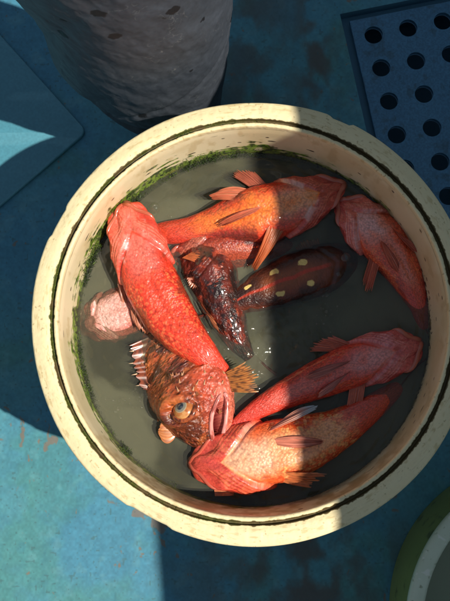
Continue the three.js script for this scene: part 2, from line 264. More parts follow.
// ------------------------------------------------------------------ water: rippled surface over turbid layers
{
  const root = new THREE.Group(); root.name = 'water'; root.userData.kind = 'structure'; scene.add(root); root.position.set(0, WATER_Y, 0);
  const disc = (r, amp, nr = 150, na = 240) => grid(na, nr, (u, v) => {
    const a = u * Math.PI * 2, q = Math.pow(v, 0.8) * r, x = q * Math.cos(a), z = q * Math.sin(a);
    const chop = 0.35 + 1.1 * gs(x - 0.02, 0.07) * gs(z - 0.01, 0.08);
    const w = amp * chop * (0.9 * (fbm(x * 60, z * 60, 4, 3) - 0.5) + 0.5 * (fbm(x * 150 + 9, z * 150, 2, 2) - 0.5)) + (amp ? 0.0012 * ss(r - 0.006, r, q) : 0);
    return [x * AX, w, z * AZ];
  }, true);
  const murk = new THREE.Color().setRGB(0.60, 0.60, 0.51);
  part('water_surface', disc(0.1722, 0.0068), phy({ color: murk, transmission: 0.95, thickness: 0, roughness: 0.03, ior: 1.33 }), root);
  const swirl = (k) => tex(256, 256, (u, v) => { const w = fbm(u * 5, v * 5, k, 3) * 3; return 0.66 + 0.34 * ss(0.3, 0.7, fbm(u * 6 + w, v * 6 - w, k + 4, 4)); }, false);
  [[-0.007, 0.1718, 0.93], [-0.016, 0.1712, 0.91], [-0.027, 0.1706, 0.88], [-0.042, 0.1698, 0.82], [-0.062, 0.1690, 0.74]].forEach(([dy, r, k], i) => {
    const g = disc(r, 0, 30, 96), p = g.attributes.position, uv = g.attributes.uv; for (let q = 0; q < p.count; q++) uv.setXY(q, p.getX(q) / 0.36 + 0.5, p.getZ(q) / 0.36 + 0.5);
    g.translate(0, dy, 0); part('silt_layer', g, phy({ color: murk, transmission: k, transmissionMap: swirl(i * 9), thickness: 0, roughness: 0.05, ior: 1.0, specularIntensity: 0 }), root);
  });
}

// ------------------------------------------------------------------ fish
function finGeo(r0, r1, t0, t1, o = {}) {
  const { n = 9, bulge = 0.15, rag = 0.12, sag = 0.08, thick = 0.0011, ray = [0.5, 0.1, 0.05], web = [0.35, 0.06, 0.03], tipc = null, spots = 0, seed: sd = 1, nv = 12, leaf = false } = o, nu = n * 5;
  const th0 = Math.min(thick, 0.035 * r0.distanceTo(t0)), mid0 = r0.clone().add(r1).multiplyScalar(0.5), mid1 = t0.clone().add(t1).multiplyScalar(0.5), out = mid1.clone().sub(mid0), L = out.length(), across = t1.clone().sub(t0).add(r1.clone().sub(r0));
  const nor = new THREE.Vector3().crossVectors(out, across).normalize(); if (nor.y < 0) nor.negate(); if (!(nor.lengthSq() > 0)) nor.set(0, 1, 0); out.normalize();
  const colors = [], geos = [];
  for (const side of [1, -1]) {
    const g = grid(nu, nv, (u, v) => {
      const ph = u * n + 0.3 * Math.sin(u * 11 + sd * 2), ridge = 0.5 + 0.5 * Math.cos(ph * Math.PI * 2), rayLen = 1 - rag * (1 - ridge) - rag * 0.9 * hash(Math.round(ph), 3, sd), t = v * lerp(1, rayLen, v);
      const p = r0.clone().lerp(r1, u).lerp(t0.clone().lerp(t1, u).addScaledVector(out, bulge * L * Math.sin(Math.PI * u)), t);
      if (leaf) { const c = mid0.clone().lerp(mid1, t); p.sub(c).multiplyScalar(0.8 + 0.9 * Math.sin(Math.PI * Math.min(1, t * 0.95)) * (1 - 0.3 * t) - 0.45 * t * t * t).add(c); }
      const wave = sag * L * Math.sin(Math.PI * 0.9 * t) + 0.02 * L * Math.sin(ph * Math.PI * 2 + 1) * t + 0.05 * L * Math.sin(u * 7 + sd) * t;
      return p.addScaledVector(nor, wave + side * th0 * (0.22 + 0.5 * ridge * ridge) * (1 - 0.75 * t)).toArray();
    });
    for (let j = 0; j <= nv; j++) for (let i = 0; i <= nu; i++) { const ph = i / nu * n + 0.3 * Math.sin(i / nu * 11 + sd * 2), rd = Math.pow(0.5 + 0.5 * Math.cos(ph * Math.PI * 2), 1.5), v = j / nv; let c = mix3(web, ray, rd); const m = 0.75 + 0.5 * noise(i * 0.35 + sd * 9, j * 0.8, sd); c = c.map((k) => k * m); if (spots) c = mix3(c, [0.05, 0.02, 0.012], spots * ss(0.56, 0.7, noise(i * 0.22 + sd * 3, j * 0.75, sd + 5))); if (tipc) c = mix3(c, tipc, ss(0.45, 0.95, v)); colors.push(...c); }
    if (side < 0) { const x = g.index.array; for (let k = 0; k < x.length; k += 3) { const q = x[k]; x[k] = x[k + 1]; x[k + 1] = q; } g.computeVertexNormals(); }
    geos.push(g);
  }
  const g = mergeGeometries(geos); g.setAttribute('color', new THREE.Float32BufferAttribute(colors, 3)); return g;
}
const finMat = phy({ vertexColors: true, roughness: 0.38, transmission: 0.25, thickness: 0, clearcoat: 0.7, clearcoatRoughness: 0.15, side: THREE.DoubleSide });

const tube = (pts, r0, r1) => { const c = new THREE.CatmullRomCurve3(pts), n = 40, m = 14; return grid(m, n, (u, v) => { const p = c.getPoint(v), T = c.getTangent(v), N1 = new THREE.Vector3().crossVectors(T, new THREE.Vector3(0, 1, 0)).normalize(), N2 = new THREE.Vector3().crossVectors(N1, T), r = lerp(r0, r1, v) * (0.25 + 0.75 * Math.sqrt(Math.max(0, 1 - Math.pow(2 * v - 1, 6)))) * (1 + 0.07 * Math.sin(v * 23)); return p.addScaledVector(N1, r * Math.cos(u * 6.2832)).addScaledVector(N2, r * 0.8 * Math.sin(u * 6.2832)).toArray(); }, true); };
function sampleAxis(axis, n) {                          // even stations along the body: centre, half-width, direction, roll
  const P = axis.map(([px, py, y]) => at(px, py, y)), Rr = axis.map(([, , , hw], i) => hw * mpp(P[i])), roll = axis.map((a) => a[4] ?? 0);
  const c = new THREE.CatmullRomCurve3(P, false, 'centripetal'), K = P.length - 1, fine = [];
  const cub = (A, t) => { const x = clamp(t, 0, 1) * K, i = Math.min(K - 1, Math.floor(x)), f = x - i, g = (k) => A[clamp(k, 0, K)]; const a = g(i - 1), b = g(i), d = g(i + 1), e = g(i + 2); return b + 0.5 * f * (d - a + f * (2 * a - 5 * b + 4 * d - e + f * (3 * (b - d) + e - a))); };
  let len = 0, last = null; for (let i = 0; i <= 600; i++) { const t = i / 600, p = c.getPoint(t); if (last) len += p.distanceTo(last); fine.push([len, t, p]); last = p; }
  const out = []; let k = 0;
  for (let i = 0; i <= n; i++) { const L = len * i / n; while (k < 599 && fine[k + 1][0] < L) k++; const f = clamp((L - fine[k][0]) / Math.max(1e-9, fine[k + 1][0] - fine[k][0])), t = lerp(fine[k][1], fine[k + 1][1], f); out.push({ s: i / n, p: c.getPoint(t), T: c.getTangent(t).normalize(), r: Math.max(0.0005, cub(Rr, t)), roll: cub(roll, t) }); }
  out.length_m = len;
  for (const f of out) { const U = new THREE.Vector3(0, 1, 0).addScaledVector(f.T, -f.T.y).normalize(), S = new THREE.Vector3().crossVectors(f.T, U); f.V = U.clone().multiplyScalar(Math.cos(f.roll)).addScaledVector(S, Math.sin(f.roll)); f.W = new THREE.Vector3().crossVectors(f.T, f.V); }
  return out;
}
// gill slit: how far back the gill cover's edge lies at an angle q (0 belly, 1 back)
const gillAt = (q) => 0.15 + 0.40 * Math.min(q, 0.5) - 0.25 * Math.max(0, q - 0.5);
function fish(spec) {
  const N = 260, M = 144, st = sampleAxis(spec.axis, N), { bv = 0.8, bd = 1.35, wid = 1, extra = () => 0, sharp = 2.35, hs = 1 } = spec, L = st.length_m, sd = spec.seed ?? 1;
  const mid = st[Math.round(N * 0.45)].p, t = thing('rockfish', spec.label, 'fish', mid.clone(), spec.group);
  const where = (s, th) => {
    const k = clamp(s) * N, i = Math.min(N - 1, Math.floor(k)), f = k - i, A = st[i], B = st[i + 1], q = Math.abs(th) / Math.PI, cs = Math.cos(th), sn = Math.sin(th);
    const r = lerp(A.r, B.r, f) * Math.sqrt(Math.max(0, 1 - Math.pow(1 - Math.min(1, s / (spec.blunt ?? 0.05)), 2))) * Math.sqrt(Math.max(0, 1 - Math.pow(Math.max(0, (s - 0.975) / 0.025), 2)));
    const sq = Math.pow(Math.pow(Math.abs(cs), sharp) + Math.pow(Math.abs(sn), sharp), -1 / sharp);
    const sg = gillAt(q); let d = 0;
    if (spec.head !== false) {
      d += 0.075 * hs * ss(sg + 0.004, sg - 0.010, s) * ss(0.08, 0.16, s) * ss(0.02, 0.08, q) - 0.06 * hs * gs(s - sg - 0.012, 0.012) * ss(0.03, 0.1, q);    // gill covers stand proud of the slit
      const rib = ss(sg - 0.12, sg - 0.08, s) * ss(sg - 0.004, sg - 0.02, s) * ss(0.05, 0.12, q) * ss(0.6, 0.4, q); d += 0.034 * hs * (Math.abs(Math.sin(Math.PI * (sg - s) / 0.024 + 2 * (fbm(s * 20, q * 10, sd, 2) - 0.5))) - 0.5) * rib;    // branchiostegal rays
      d += 0.12 * hs * gs(q - 0.30, 0.05) * ss(0.0, 0.04, s) * ss(0.20, 0.12, s); d -= 0.11 * hs * gs(q - 0.18, 0.05) * ss(0.02, 0.06, s) * ss(0.17, 0.1, s); d -= 0.13 * hs * gs(q - 0.41, 0.02) * ss(0.0, 0.03, s) * ss(0.16, 0.12, s);   // jaw ridge, throat, mouth line
      d += 0.07 * hs * gs(s - 0.22, 0.03) * gs(q - 0.45, 0.08);
      d -= 0.05 * hs * gs(q, 0.025) * ss(0.12, 0.15, s) * ss(0.25, 0.18, s);
      d -= 0.04 * gs(q, 0.03) * ss(0.36, 0.42, s) * ss(0.66, 0.6, s); d += 0.045 * gs(q - 0.14, 0.06) * ss(0.33, 0.38, s) * ss(0.6, 0.45, s);
      d -= 0.05 * gs(s - 0.64, 0.012) * gs(q, 0.03);
    }
    const x = s * L * 1000, y = cs, z = sn;
    d += 0.10 * (fbm(x * 0.05, y * 1.3 + sd * 7, z * 1.3 + sd, 3) - 0.5) * ss(0, 0.1, s) + 0.03 * (fbm(x * 0.2, y * 4 + sd, z * 4, 2) - 0.5);
    d += extra(s, th, q);
    const rr = r * (1 + d * ss(0, 0.03, s)), p = A.p.clone().lerp(B.p, f), V = A.V.clone().lerp(B.V, f), Wd = A.W.clone().lerp(B.W, f);
    const ax = wid * rr * sn * sq, bx = rr * cs * sq * (cs > 0 ? bv : bd);
    return p.addScaledVector(Wd, ax).addScaledVector(V, bx);
  };
  const g = grid(M, N, (u, v) => where(v, (u - 0.5) * 2 * Math.PI).toArray(), true);
  const uv = g.attributes.uv; for (let i = 0; i < uv.count; i++) uv.setXY(i, uv.getY(i), uv.getX(i));
  { const x = g.index.array; const P = g.attributes.position, nn = g.attributes.normal; // make normals point outwards
    const k = Math.round(N * 0.4) * (M + 1) + M / 2, c = st[Math.round(N * 0.4)].p, d = new THREE.Vector3(P.getX(k), P.getY(k), P.getZ(k)).sub(c); if (d.dot(new THREE.Vector3(nn.getX(k), nn.getY(k), nn.getZ(k))) < 0) { for (let i = 0; i < x.length; i += 3) { const q = x[i]; x[i] = x[i + 1]; x[i + 1] = q; } for (let i = 0; i < nn.count; i++) nn.setXYZ(i, -nn.getX(i), -nn.getY(i), -nn.getZ(i)); } }
  const TW = spec.tw ?? 768, TH = spec.th ?? 384;
  const map = tex(TW, TH, (u, v) => { const th = (v - 0.5) * 2 * Math.PI; return spec.paint(u, th, Math.abs(th) / Math.PI, u * L * 1000, Math.cos(th) * 22, Math.sin(th) * 22, sd); });
  const bump = tex(512, 384, (u, v) => { const th = (v - 0.5) * 2 * Math.PI, q = Math.abs(th) / Math.PI, a = u * 85, b = v * 62, row = Math.floor(b), sc = cell(a + (row & 1) * 0.5, b)[0]; return 0.5 + 0.28 * (0.5 - sc) * ss(gillAt(q), gillAt(q) + 0.08, u) + 0.5 * ss(gillAt(q) + 0.01, gillAt(q) - 0.01, u) * (fbm(u * 30 + q * 26, q * 14, sd, 3) - 0.5) + (spec.rough ?? 0.5) * (fbm(u * 70, Math.cos(th) * 8, Math.sin(th) * 8 + sd, 5) - 0.5); }, false);
  part('body', g, phy({ map, bumpMap: bump, bumpScale: spec.bump ?? 0.0015, roughness: 0.42, clearcoat: spec.coat ?? 0.85, clearcoatRoughness: 0.06 }), t, true);
  if (spec.head !== false) {
    const lp = []; for (let i = 0; i <= 24; i++) { const k = i / 12 - 1, q = Math.abs(k); lp.push(where(0.012 + 0.125 * Math.pow(q, 1.7), k * 0.36 * Math.PI)); }
    const T0 = st[2].T, V0 = st[2].V, uj = lp.filter((_, i) => i > 3 && i < 21).map((p, i) => p.clone().addScaledVector(T0, -0.0032 * Math.sin(Math.PI * i / 16)).addScaledVector(V0, -0.0055));
    part('upper_jaw', tube(uj, 0.0032, 0.0032), phy({ color: new THREE.Color().setRGB(...(spec.jawCol ?? [0.34, 0.09, 0.05])), roughness: 0.4, clearcoat: 0.8, clearcoatRoughness: 0.15 }), t, true);
    part('lip', tube(lp, 0.0026 * (spec.lip ?? 1), 0.0026 * (spec.lip ?? 1)), phy({ color: new THREE.Color().setRGB(...(spec.lipCol ?? [0.5, 0.13, 0.09])), roughness: 0.35, clearcoat: 0.8, clearcoatRoughness: 0.12 }), t, true);
  }
  for (const [fi, f] of (spec.fins ?? []).entries()) {
    const P = (a) => a.length === 3 ? at(...a) : where(a[0], a[1]).lerp(st[Math.round(a[0] * N)].p, 0.12);
    part(f.name, finGeo(P(f.r[0]), P(f.r[1]), P(f.t[0]), P(f.t[1]), { seed: sd * 5 + fi, ...f }), finMat, t, true);
  }
  if (spec.tail !== false) { // tail fin in the plane of belly and back
    const e = st[N], d = e.r, tl = (spec.tail ?? 0.2) * L, roll = spec.tailRoll ?? 0, ax = e.V.clone().multiplyScalar(Math.cos(roll)).addScaledVector(e.W, Math.sin(roll));
    part('tail_fin', finGeo(e.p.clone().addScaledVector(ax, d * 0.9).addScaledVector(e.T, -0.004), e.p.clone().addScaledVector(ax, -d * 0.9).addScaledVector(e.T, -0.004), e.p.clone().addScaledVector(e.T, tl).addScaledVector(ax, d * 2.6), e.p.clone().addScaledVector(e.T, tl).addScaledVector(ax, -d * 2.6), { n: 12, ...(spec.tailFin ?? {}) }), finMat, t, true);
  }
  t.skinAt = (S, A) => where(S, A);
  t.surf = (px, py) => { let best = 1e9, P = null; for (let i = 2; i < N; i += 1) for (let j = 0; j < 160; j++) { const p = where(i / N, (j / 80 - 1) * Math.PI); if (p.y < st[i].p.y) continue; const v = p.clone().sub(CAM), z = v.dot(FWD), d = Math.hypot(W / 2 + F * v.dot(RIGHT) / z - px, H / 2 - F * v.dot(UPV) / z - py); if (d < best) { best = d; P = p; } } return P; };
  return t;
}
function eye(t, pos, out, r) {
  const e = part('eye', (() => { const g = new THREE.SphereGeometry(r, 32, 20); g.scale(1, 0.72, 1); g.applyQuaternion(new THREE.Quaternion().setFromUnitVectors(new THREE.Vector3(0, 1, 0), out)); g.translate(pos.x, pos.y, pos.z); return g; })(), eyeGold, t, true);
  const cap = (rr, h, a) => { const g = new THREE.SphereGeometry(rr, 28, 12, 0, Math.PI * 2, 0, a); g.scale(1, h, 1); g.applyQuaternion(new THREE.Quaternion().setFromUnitVectors(new THREE.Vector3(0, 1, 0), out)); return g; };
  const g1 = cap(r * 0.99, 0.74, 0.62); g1.translate(pos.x - t.position.x + out.x * 0.0002, pos.y - t.position.y + out.y * 0.0002, pos.z - t.position.z + out.z * 0.0002);
  const m = new THREE.Mesh(g1, eyeBlue); m.name = 'pupil'; m.castShadow = m.receiveShadow = true; e.add(m);
  return e;
}
const eyeGold = phy({ map: tex(256, 128, (u, v) => { let c = mix3(rgb(208, 138, 72), rgb(164, 84, 44), fbm(u * 20, v * 8, 2)); c = mix3(c, rgb(226, 180, 120), 0.6 * ss(0.55, 0.75, fbm(u * 9, v * 9, 7))); return c; }), roughness: 0.3, clearcoat: 1, clearcoatRoughness: 0.03 });
const eyeBlue = phy({ map: tex(256, 256, (u, v) => { const r = (1 - v) + 0.08 * (fbm(u * 12, v * 12, 4) - 0.5); let c = mix3(rgb(34, 40, 52), rgb(134, 130, 118), ss(0.46, 0.6, r)); c = mix3(c, rgb(196, 160, 116), ss(0.78, 0.95, r)); return mix3(c, rgb(176, 172, 160), 0.35 * ss(0.45, 0.7, fbm(u * 5, v * 6, 6))); }), roughness: 0.15, clearcoat: 1, clearcoatRoughness: 0.03 });

// skin of a fish lying belly up: throat, gill covers, breast, belly, flanks, back, tail
const skin = (o) => (s, th, q, x, y, z, sd) => {
  const n1 = fbm(x * 0.06, y * 0.07 + sd * 3, z * 0.07, 4), n2 = fbm(x * 0.22, y * 0.22, z * 0.22 + sd * 5, 3), n3 = noise(x * 0.9, y * 0.9, z * 0.9 + sd);
  const side = q + 0.34 * (n1 - 0.5) + 0.10 * (n2 - 0.5);
  let c = mix3(o.belly, o.flank, ss(o.b0 ?? 0.16, o.b1 ?? 0.34, side)); c = mix3(c, o.back, 0.9 * ss(0.34, 0.58, side));
  const cl = cell(x * (o.cf ?? 0.2) + n2, y * (o.cf ?? 0.2), z * (o.cf ?? 0.2) + sd), blot = ss(0.62, 0.36, cl[0]) * (cl[2] > (o.blotShare ?? 0.3) ? 1 : 0.25);
  c = mix3(c, o.spot, (o.spotK ?? 0.6) * blot * ss(o.s0 ?? 0.10, 0.22, side) * ss(0.34, 0.4, s) * ss(0.95, 0.85, s));
  { const k2 = cell(x * 0.36 + n1 * 2, y * 0.36, z * 0.36 + sd * 2); c = mix3(c, o.spot, 0.5 * ss(0.42, 0.2, k2[0]) * (k2[2] > 0.35 ? 1 : 0) * ss(0.12, 0.24, side) * ss(0.34, 0.4, s)); c = mix3(c, o.net, 0.3 * ss(0.10, 0.0, k2[1] - k2[0]) * ss(0.1, 0.3, side) * ss(0.34, 0.42, s)); }
  c = mix3(c, o.net, (o.netK ?? 0.6) * ss(0.11, 0.02, cl[1] - cl[0]) * ss(0.15, 0.3, side) * ss(0.36, 0.44, s));
  c = mix3(c, o.dark, (o.darkK ?? 0.75) * ss(0.55, 0.66, fbm(x * 0.045 + 9, y * 0.05, z * 0.05 + sd * 2, 4)) * ss(0.1, 0.3, q));
  c = mix3(c, o.tail, ss(o.tl0 ?? 0.64, o.tl1 ?? 0.86, s + 0.15 * (n1 - 0.5)) * 0.85);
  // head
  const sg = gillAt(q), inHead = ss(sg + 0.004, sg - 0.006, s);
  let h = mix3(o.throat, o.head, ss(0.10, 0.34, side)); h = mix3(h, o.headDark, 0.55 * ss(0.5, 0.66, n1) + 0.35 * ss(0.5, 0.7, q));
  const rib = ss(sg - 0.11, sg - 0.08, s) * ss(0.05, 0.12, q) * ss(0.6, 0.42, q); h = mix3(h, o.rib, rib * (0.35 + 0.55 * (0.5 + 0.5 * Math.sin(2 * Math.PI * (sg - s) / 0.021 + 2.0))) * (0.6 + 0.6 * n2));
  { const k3 = cell(x * 0.5, y * 0.5, z * 0.5 + sd); h = mix3(h, o.headDark, 0.45 * ss(0.4, 0.2, k3[0]) * (k3[2] > 0.5 ? 1 : 0)); h = mix3(h, o.rib, 0.5 * ss(0.6, 0.74, n2)); h = mix3(h, o.headDark, 0.5 * ss(0.055, 0.0, Math.abs(fbm(s * 26 + q * 16, q * 9, sd * 3, 3) - 0.5))); }
  h = mix3(h, o.lip, 0.6 * gs(q - 0.34, 0.06) * ss(0.18, 0.1, s)); h = mix3(h, rgb(110, 28, 26), 0.8 * gs(q - 0.42, 0.02) * ss(0.15, 0.11, s));
  c = mix3(c, h, inHead);
  const ws = o.whiteSide ? (th * o.whiteSide > 0 ? 1.2 : 0.25) : 1;
  c = mix3(c, o.white, ws * (o.whiteK ?? 0.5) * gs(s - sg - 0.012, 0.016 + 0.02 * n2) * ss(0.04, 0.12, q) * ss(0.52, 0.36, q) * ss(0.42, 0.6, n1 + 0.35 * (n2 - 0.5)));
  c = mix3(c, o.white, (o.breastK ?? 0.4) * ss(sg, sg + 0.02, s) * ss(0.40, 0.32, s) * ss(0.3, 0.1, q) * ss(0.35, 0.6, n1 + 0.1));
  c = mix3(c, rgb(150, 34, 30), (o.veinK ?? 0.12) * ss(0.05, 0.0, Math.abs(fbm(x * 0.14, y * 0.14, z * 0.14 + 40, 3) - 0.5)) * ss(0.5, 0.25, q));
  const sc = cell(s * 85 + (Math.floor((th / (2 * Math.PI) + 0.5) * 62) & 1) * 0.5, (th / (2 * Math.PI) + 0.5) * 62)[0], onBody = ss(sg, sg + 0.06, s);
  return c.map((k) => k * (0.90 + 0.2 * n3) * (1 + 0.34 * (0.42 - sc) * onBody));
};
const wy = WATER_Y;
const redFin = { ray: [0.74, 0.19, 0.1], web: [0.58, 0.1, 0.05] }, orangeFin = { ray: [0.72, 0.22, 0.07], web: [0.6, 0.13, 0.04] };
const base = { belly: rgb(244, 176, 128), flank: rgb(226, 84, 46), back: rgb(150, 38, 28), spot: rgb(248, 150, 84), net: rgb(168, 44, 26), dark: rgb(132, 34, 26), tail: rgb(206, 58, 40), throat: rgb(226, 120, 104), head: rgb(214, 84, 66), headDark: rgb(158, 48, 42), rib: rgb(240, 160, 140), lip: rgb(228, 122, 104), white: rgb(244, 216, 214) };

// deep ones first: they lie under the others
fish({ label: 'dark brown red fish under water, with pale yellow spots and a red back stripe', seed: 9, bv: 0.9, bd: 0.9, head: true, hs: 0.5, coat: 0.3,
  axis: [[366, 252, wy - 0.026, 7, 3.1], [350, 259, wy - 0.021, 17, 3.1], [324, 269, wy - 0.016, 25, 3.1], [292, 280, wy - 0.014, 26, 3.1], [260, 292, wy - 0.011, 20, 3.1], [235, 303, wy - 0.009, 13, 3.1], [210, 316, wy - 0.008, 8, 3.1]],
  paint: (s, th, q, x, y, z, sd) => {
    const n = fbm(x * 0.08, y * 0.1, z * 0.1 + sd, 4), wob = 0.06 * (fbm(x * 0.07, 3, 1, 3) - 0.5); let c = mix3(rgb(100, 44, 27), rgb(50, 25, 19), ss(0.35, 0.65, n)); c = mix3(c, rgb(176, 92, 46), 0.75 * ss(0.75, 0.95, q) * ss(0.2, 0.4, s) * ss(0.75, 0.6, s));
    c = mix3(c, rgb(206, 60, 34), 0.9 * ss(0.035, 0.012, Math.abs((th > 0 ? 1 - q : q - 1) - wob)) * ss(0.25, 0.3, s) * (0.6 + 0.4 * n));
    for (const [S, Q] of [[0.40, 0.13], [0.41, -0.13], [0.59, 0.15], [0.58, -0.15], [0.74, -0.14]]) { const d = th > 0 ? 1 - q : -(1 - q); c = mix3(c, rgb(246, 216, 128), 0.95 * ss(1.05, 0.75, Math.hypot((s - S) / 0.029, (d - Q) / 0.04) + (fbm(x * 0.25, y * 0.25, z * 0.25, 3) - 0.5) * 1.1)); }
    return c; },
  fins: [{ name: 'pectoral_fin', r: [[330, 284, wy - 0.022], [316, 288, wy - 0.022]], t: [[338, 318, wy - 0.026], [310, 322, wy - 0.026]], n: 10, bulge: 0.2, rag: 0.15, ray: [0.42, 0.1, 0.06], web: [0.3, 0.06, 0.04] }, { name: 'pectoral_fin', r: [[322, 256, wy - 0.010], [306, 262, wy - 0.010]], t: [[318, 238, wy - 0.006], [294, 246, wy - 0.006]], n: 9, bulge: 0.2, ray: [0.36, 0.1, 0.05], web: [0.24, 0.06, 0.03] }],
  tailFin: { ray: [0.24, 0.05, 0.03], web: [0.16, 0.03, 0.02] } });
fish({ label: 'dark mottled red brown fish wedged beneath the red orange fish', seed: 12, bv: 0.8, bd: 1.0, coat: 1, rough: 0.9, bump: 0.0018,
  extra: (s, th) => 0.2 * (fbm(s * 10, Math.cos(th) * 3, Math.sin(th) * 3 + 2, 3) - 0.5),
  axis: [[182, 244, wy - 0.021, 9, 2.2], [194, 254, wy - 0.017, 20, 2.2], [208, 270, wy - 0.014, 27, 2.2], [217, 292, wy - 0.012, 25, 2.2], [226, 316, wy - 0.011, 20, 2.2], [236, 338, wy - 0.011, 14, 2.2], [250, 360, wy - 0.015, 9, 2.2]],
  paint: (s, th, q, x, y, z, sd) => { const n = fbm(x * 0.09, y * 0.1, z * 0.1 + sd, 5), m = fbm(x * 0.3, y * 0.3, z * 0.3, 3); let c = mix3(rgb(104, 36, 24), rgb(38, 19, 17), ss(0.38, 0.6, n)); c = mix3(c, rgb(168, 62, 36), 0.7 * ss(0.6, 0.74, m)); return mix3(c, rgb(206, 160, 120), 0.5 * ss(0.77, 0.84, m)); },
  fins: [{ name: 'pelvic_fin', r: [[200, 300, wy + 0.006], [208, 316, wy + 0.006]], t: [[214, 318, wy + 0.013], [222, 334, wy + 0.010]], n: 7, rag: 0.15, bulge: 0.2, ray: [0.55, 0.18, 0.07], web: [0.34, 0.08, 0.03], spots: 0.5 }, { name: 'pectoral_fin', r: [[182, 258, wy + 0.008], [192, 252, wy + 0.008]], t: [[200, 264, wy + 0.013], [206, 254, wy + 0.013]], n: 6, ...orangeFin }], tailFin: { ray: [0.3, 0.06, 0.03], web: [0.16, 0.03, 0.02] } });
fish({ label: 'maroon fish sunk in the water below the orange bellied fish', seed: 18, bv: 0.8, bd: 1.0, coat: 0.6,
  axis: [[166, 262, wy - 0.022, 8, 0.8], [182, 256, wy - 0.016, 16, 0.8], [206, 252, wy - 0.012, 22, 0.8], [234, 250, wy - 0.011, 22, 0.8], [262, 250, wy - 0.013, 18, 0.8], [290, 249, wy - 0.018, 12, 0.8], [316, 246, wy - 0.024, 8, 0.8]],
  paint: skin({ ...base, belly: rgb(168, 72, 48), flank: rgb(136, 46, 34), back: rgb(84, 32, 26), spot: rgb(196, 98, 56), throat: rgb(176, 84, 66), head: rgb(150, 58, 44), headDark: rgb(92, 36, 30), rib: rgb(204, 124, 98), tail: rgb(128, 42, 32), dark: rgb(60, 26, 22), darkK: 0.8, whiteK: 0.2 }),
  fins: [{ name: 'pectoral_fin', r: [[196, 262, wy + 0.001], [210, 270, wy]], t: [[186, 280, wy + 0.004], [200, 290, wy + 0.003]], n: 9, bulge: 0.25, ray: [0.6, 0.2, 0.08], web: [0.42, 0.1, 0.05], spots: 0.3 }] });
fish({ label: 'pale pink fish head half sunk in cloudy water beside the algae', seed: 15, bv: 0.85, coat: 0.5, hs: 0.9, extra: (s, th) => 0.25 * (fbm(s * 9, Math.cos(th) * 2, Math.sin(th) * 2 + 5, 3) - 0.5),
  axis: [[82, 332, wy - 0.023, 8], [92, 325, wy - 0.020, 17], [106, 318, wy - 0.018, 24], [122, 312, wy - 0.017, 26], [142, 306, wy - 0.023, 26], [165, 300, wy - 0.033, 20], [190, 292, wy - 0.053, 10]],
  paint: skin({ ...base, belly: rgb(208, 146, 134), flank: rgb(202, 112, 100), back: rgb(190, 80, 66), throat: rgb(212, 146, 136), head: rgb(206, 124, 116), headDark: rgb(180, 84, 80), rib: rgb(222, 168, 158), tail: rgb(214, 110, 90), darkK: 0.1, spotK: 0.2, netK: 0.1 }),
  fins: [{ name: 'pectoral_fin', r: [[122, 290, wy + 0.004], [134, 296, wy + 0.004]], t: [[112, 262, wy - 0.006], [122, 262, wy - 0.006]], n: 6, ray: [0.6, 0.3, 0.2], web: [0.4, 0.2, 0.14] }] });

// the fish in the shade at the right
fish({ label: 'dull red fish lying belly up along the shaded bucket wall', seed: 3, hs: 1.25, bv: 0.75, bd: 1.1,
  axis: [[337, 202, wy - 0.006, 8], [350, 212, wy - 0.002, 17], [366, 226, wy, 23], [384, 242, wy, 24], [398, 261, wy - 0.001, 21], [410, 284, wy - 0.003, 16], [419, 306, wy - 0.006, 10], [425, 332, wy - 0.012, 6]],
  paint: skin({ ...base, belly: rgb(226, 122, 96), b0: 0.03, b1: 0.2, flank: rgb(220, 82, 48), back: rgb(160, 44, 40), throat: rgb(218, 112, 98), head: rgb(212, 88, 78), headDark: rgb(180, 62, 58), rib: rgb(234, 156, 142), tail: rgb(204, 60, 50), spotK: 0.35, netK: 0.3, whiteK: 0.7, breastK: 0.75, white: rgb(222, 176, 178) }),
  fins: [{ name: 'pectoral_fin', r: [[372, 250, wy + 0.004], [382, 256, wy + 0.006]], t: [[362, 284, wy + 0.002], [371, 294, wy + 0.002]], n: 7, bulge: 0.1, ...redFin }, { name: 'pelvic_fin', leaf: true, r: [[390, 226, wy + 0.016], [397, 232, wy + 0.018]], t: [[414, 254, wy + 0.016], [420, 250, wy + 0.013]], n: 6, ...redFin }, { name: 'pelvic_fin', leaf: true, r: [[380, 240, wy + 0.019], [386, 244, wy + 0.019]], t: [[394, 274, wy + 0.018], [402, 270, wy + 0.019]], n: 6, ...redFin },
    { name: 'dorsal_fin', r: [[394, 284, wy - 0.012], [412, 318, wy - 0.016]], t: [[384, 300, wy - 0.014], [400, 326, wy - 0.02]], n: 9, rag: 0.3, ray: [0.3, 0.18, 0.06], web: [0.2, 0.12, 0.05] }] });
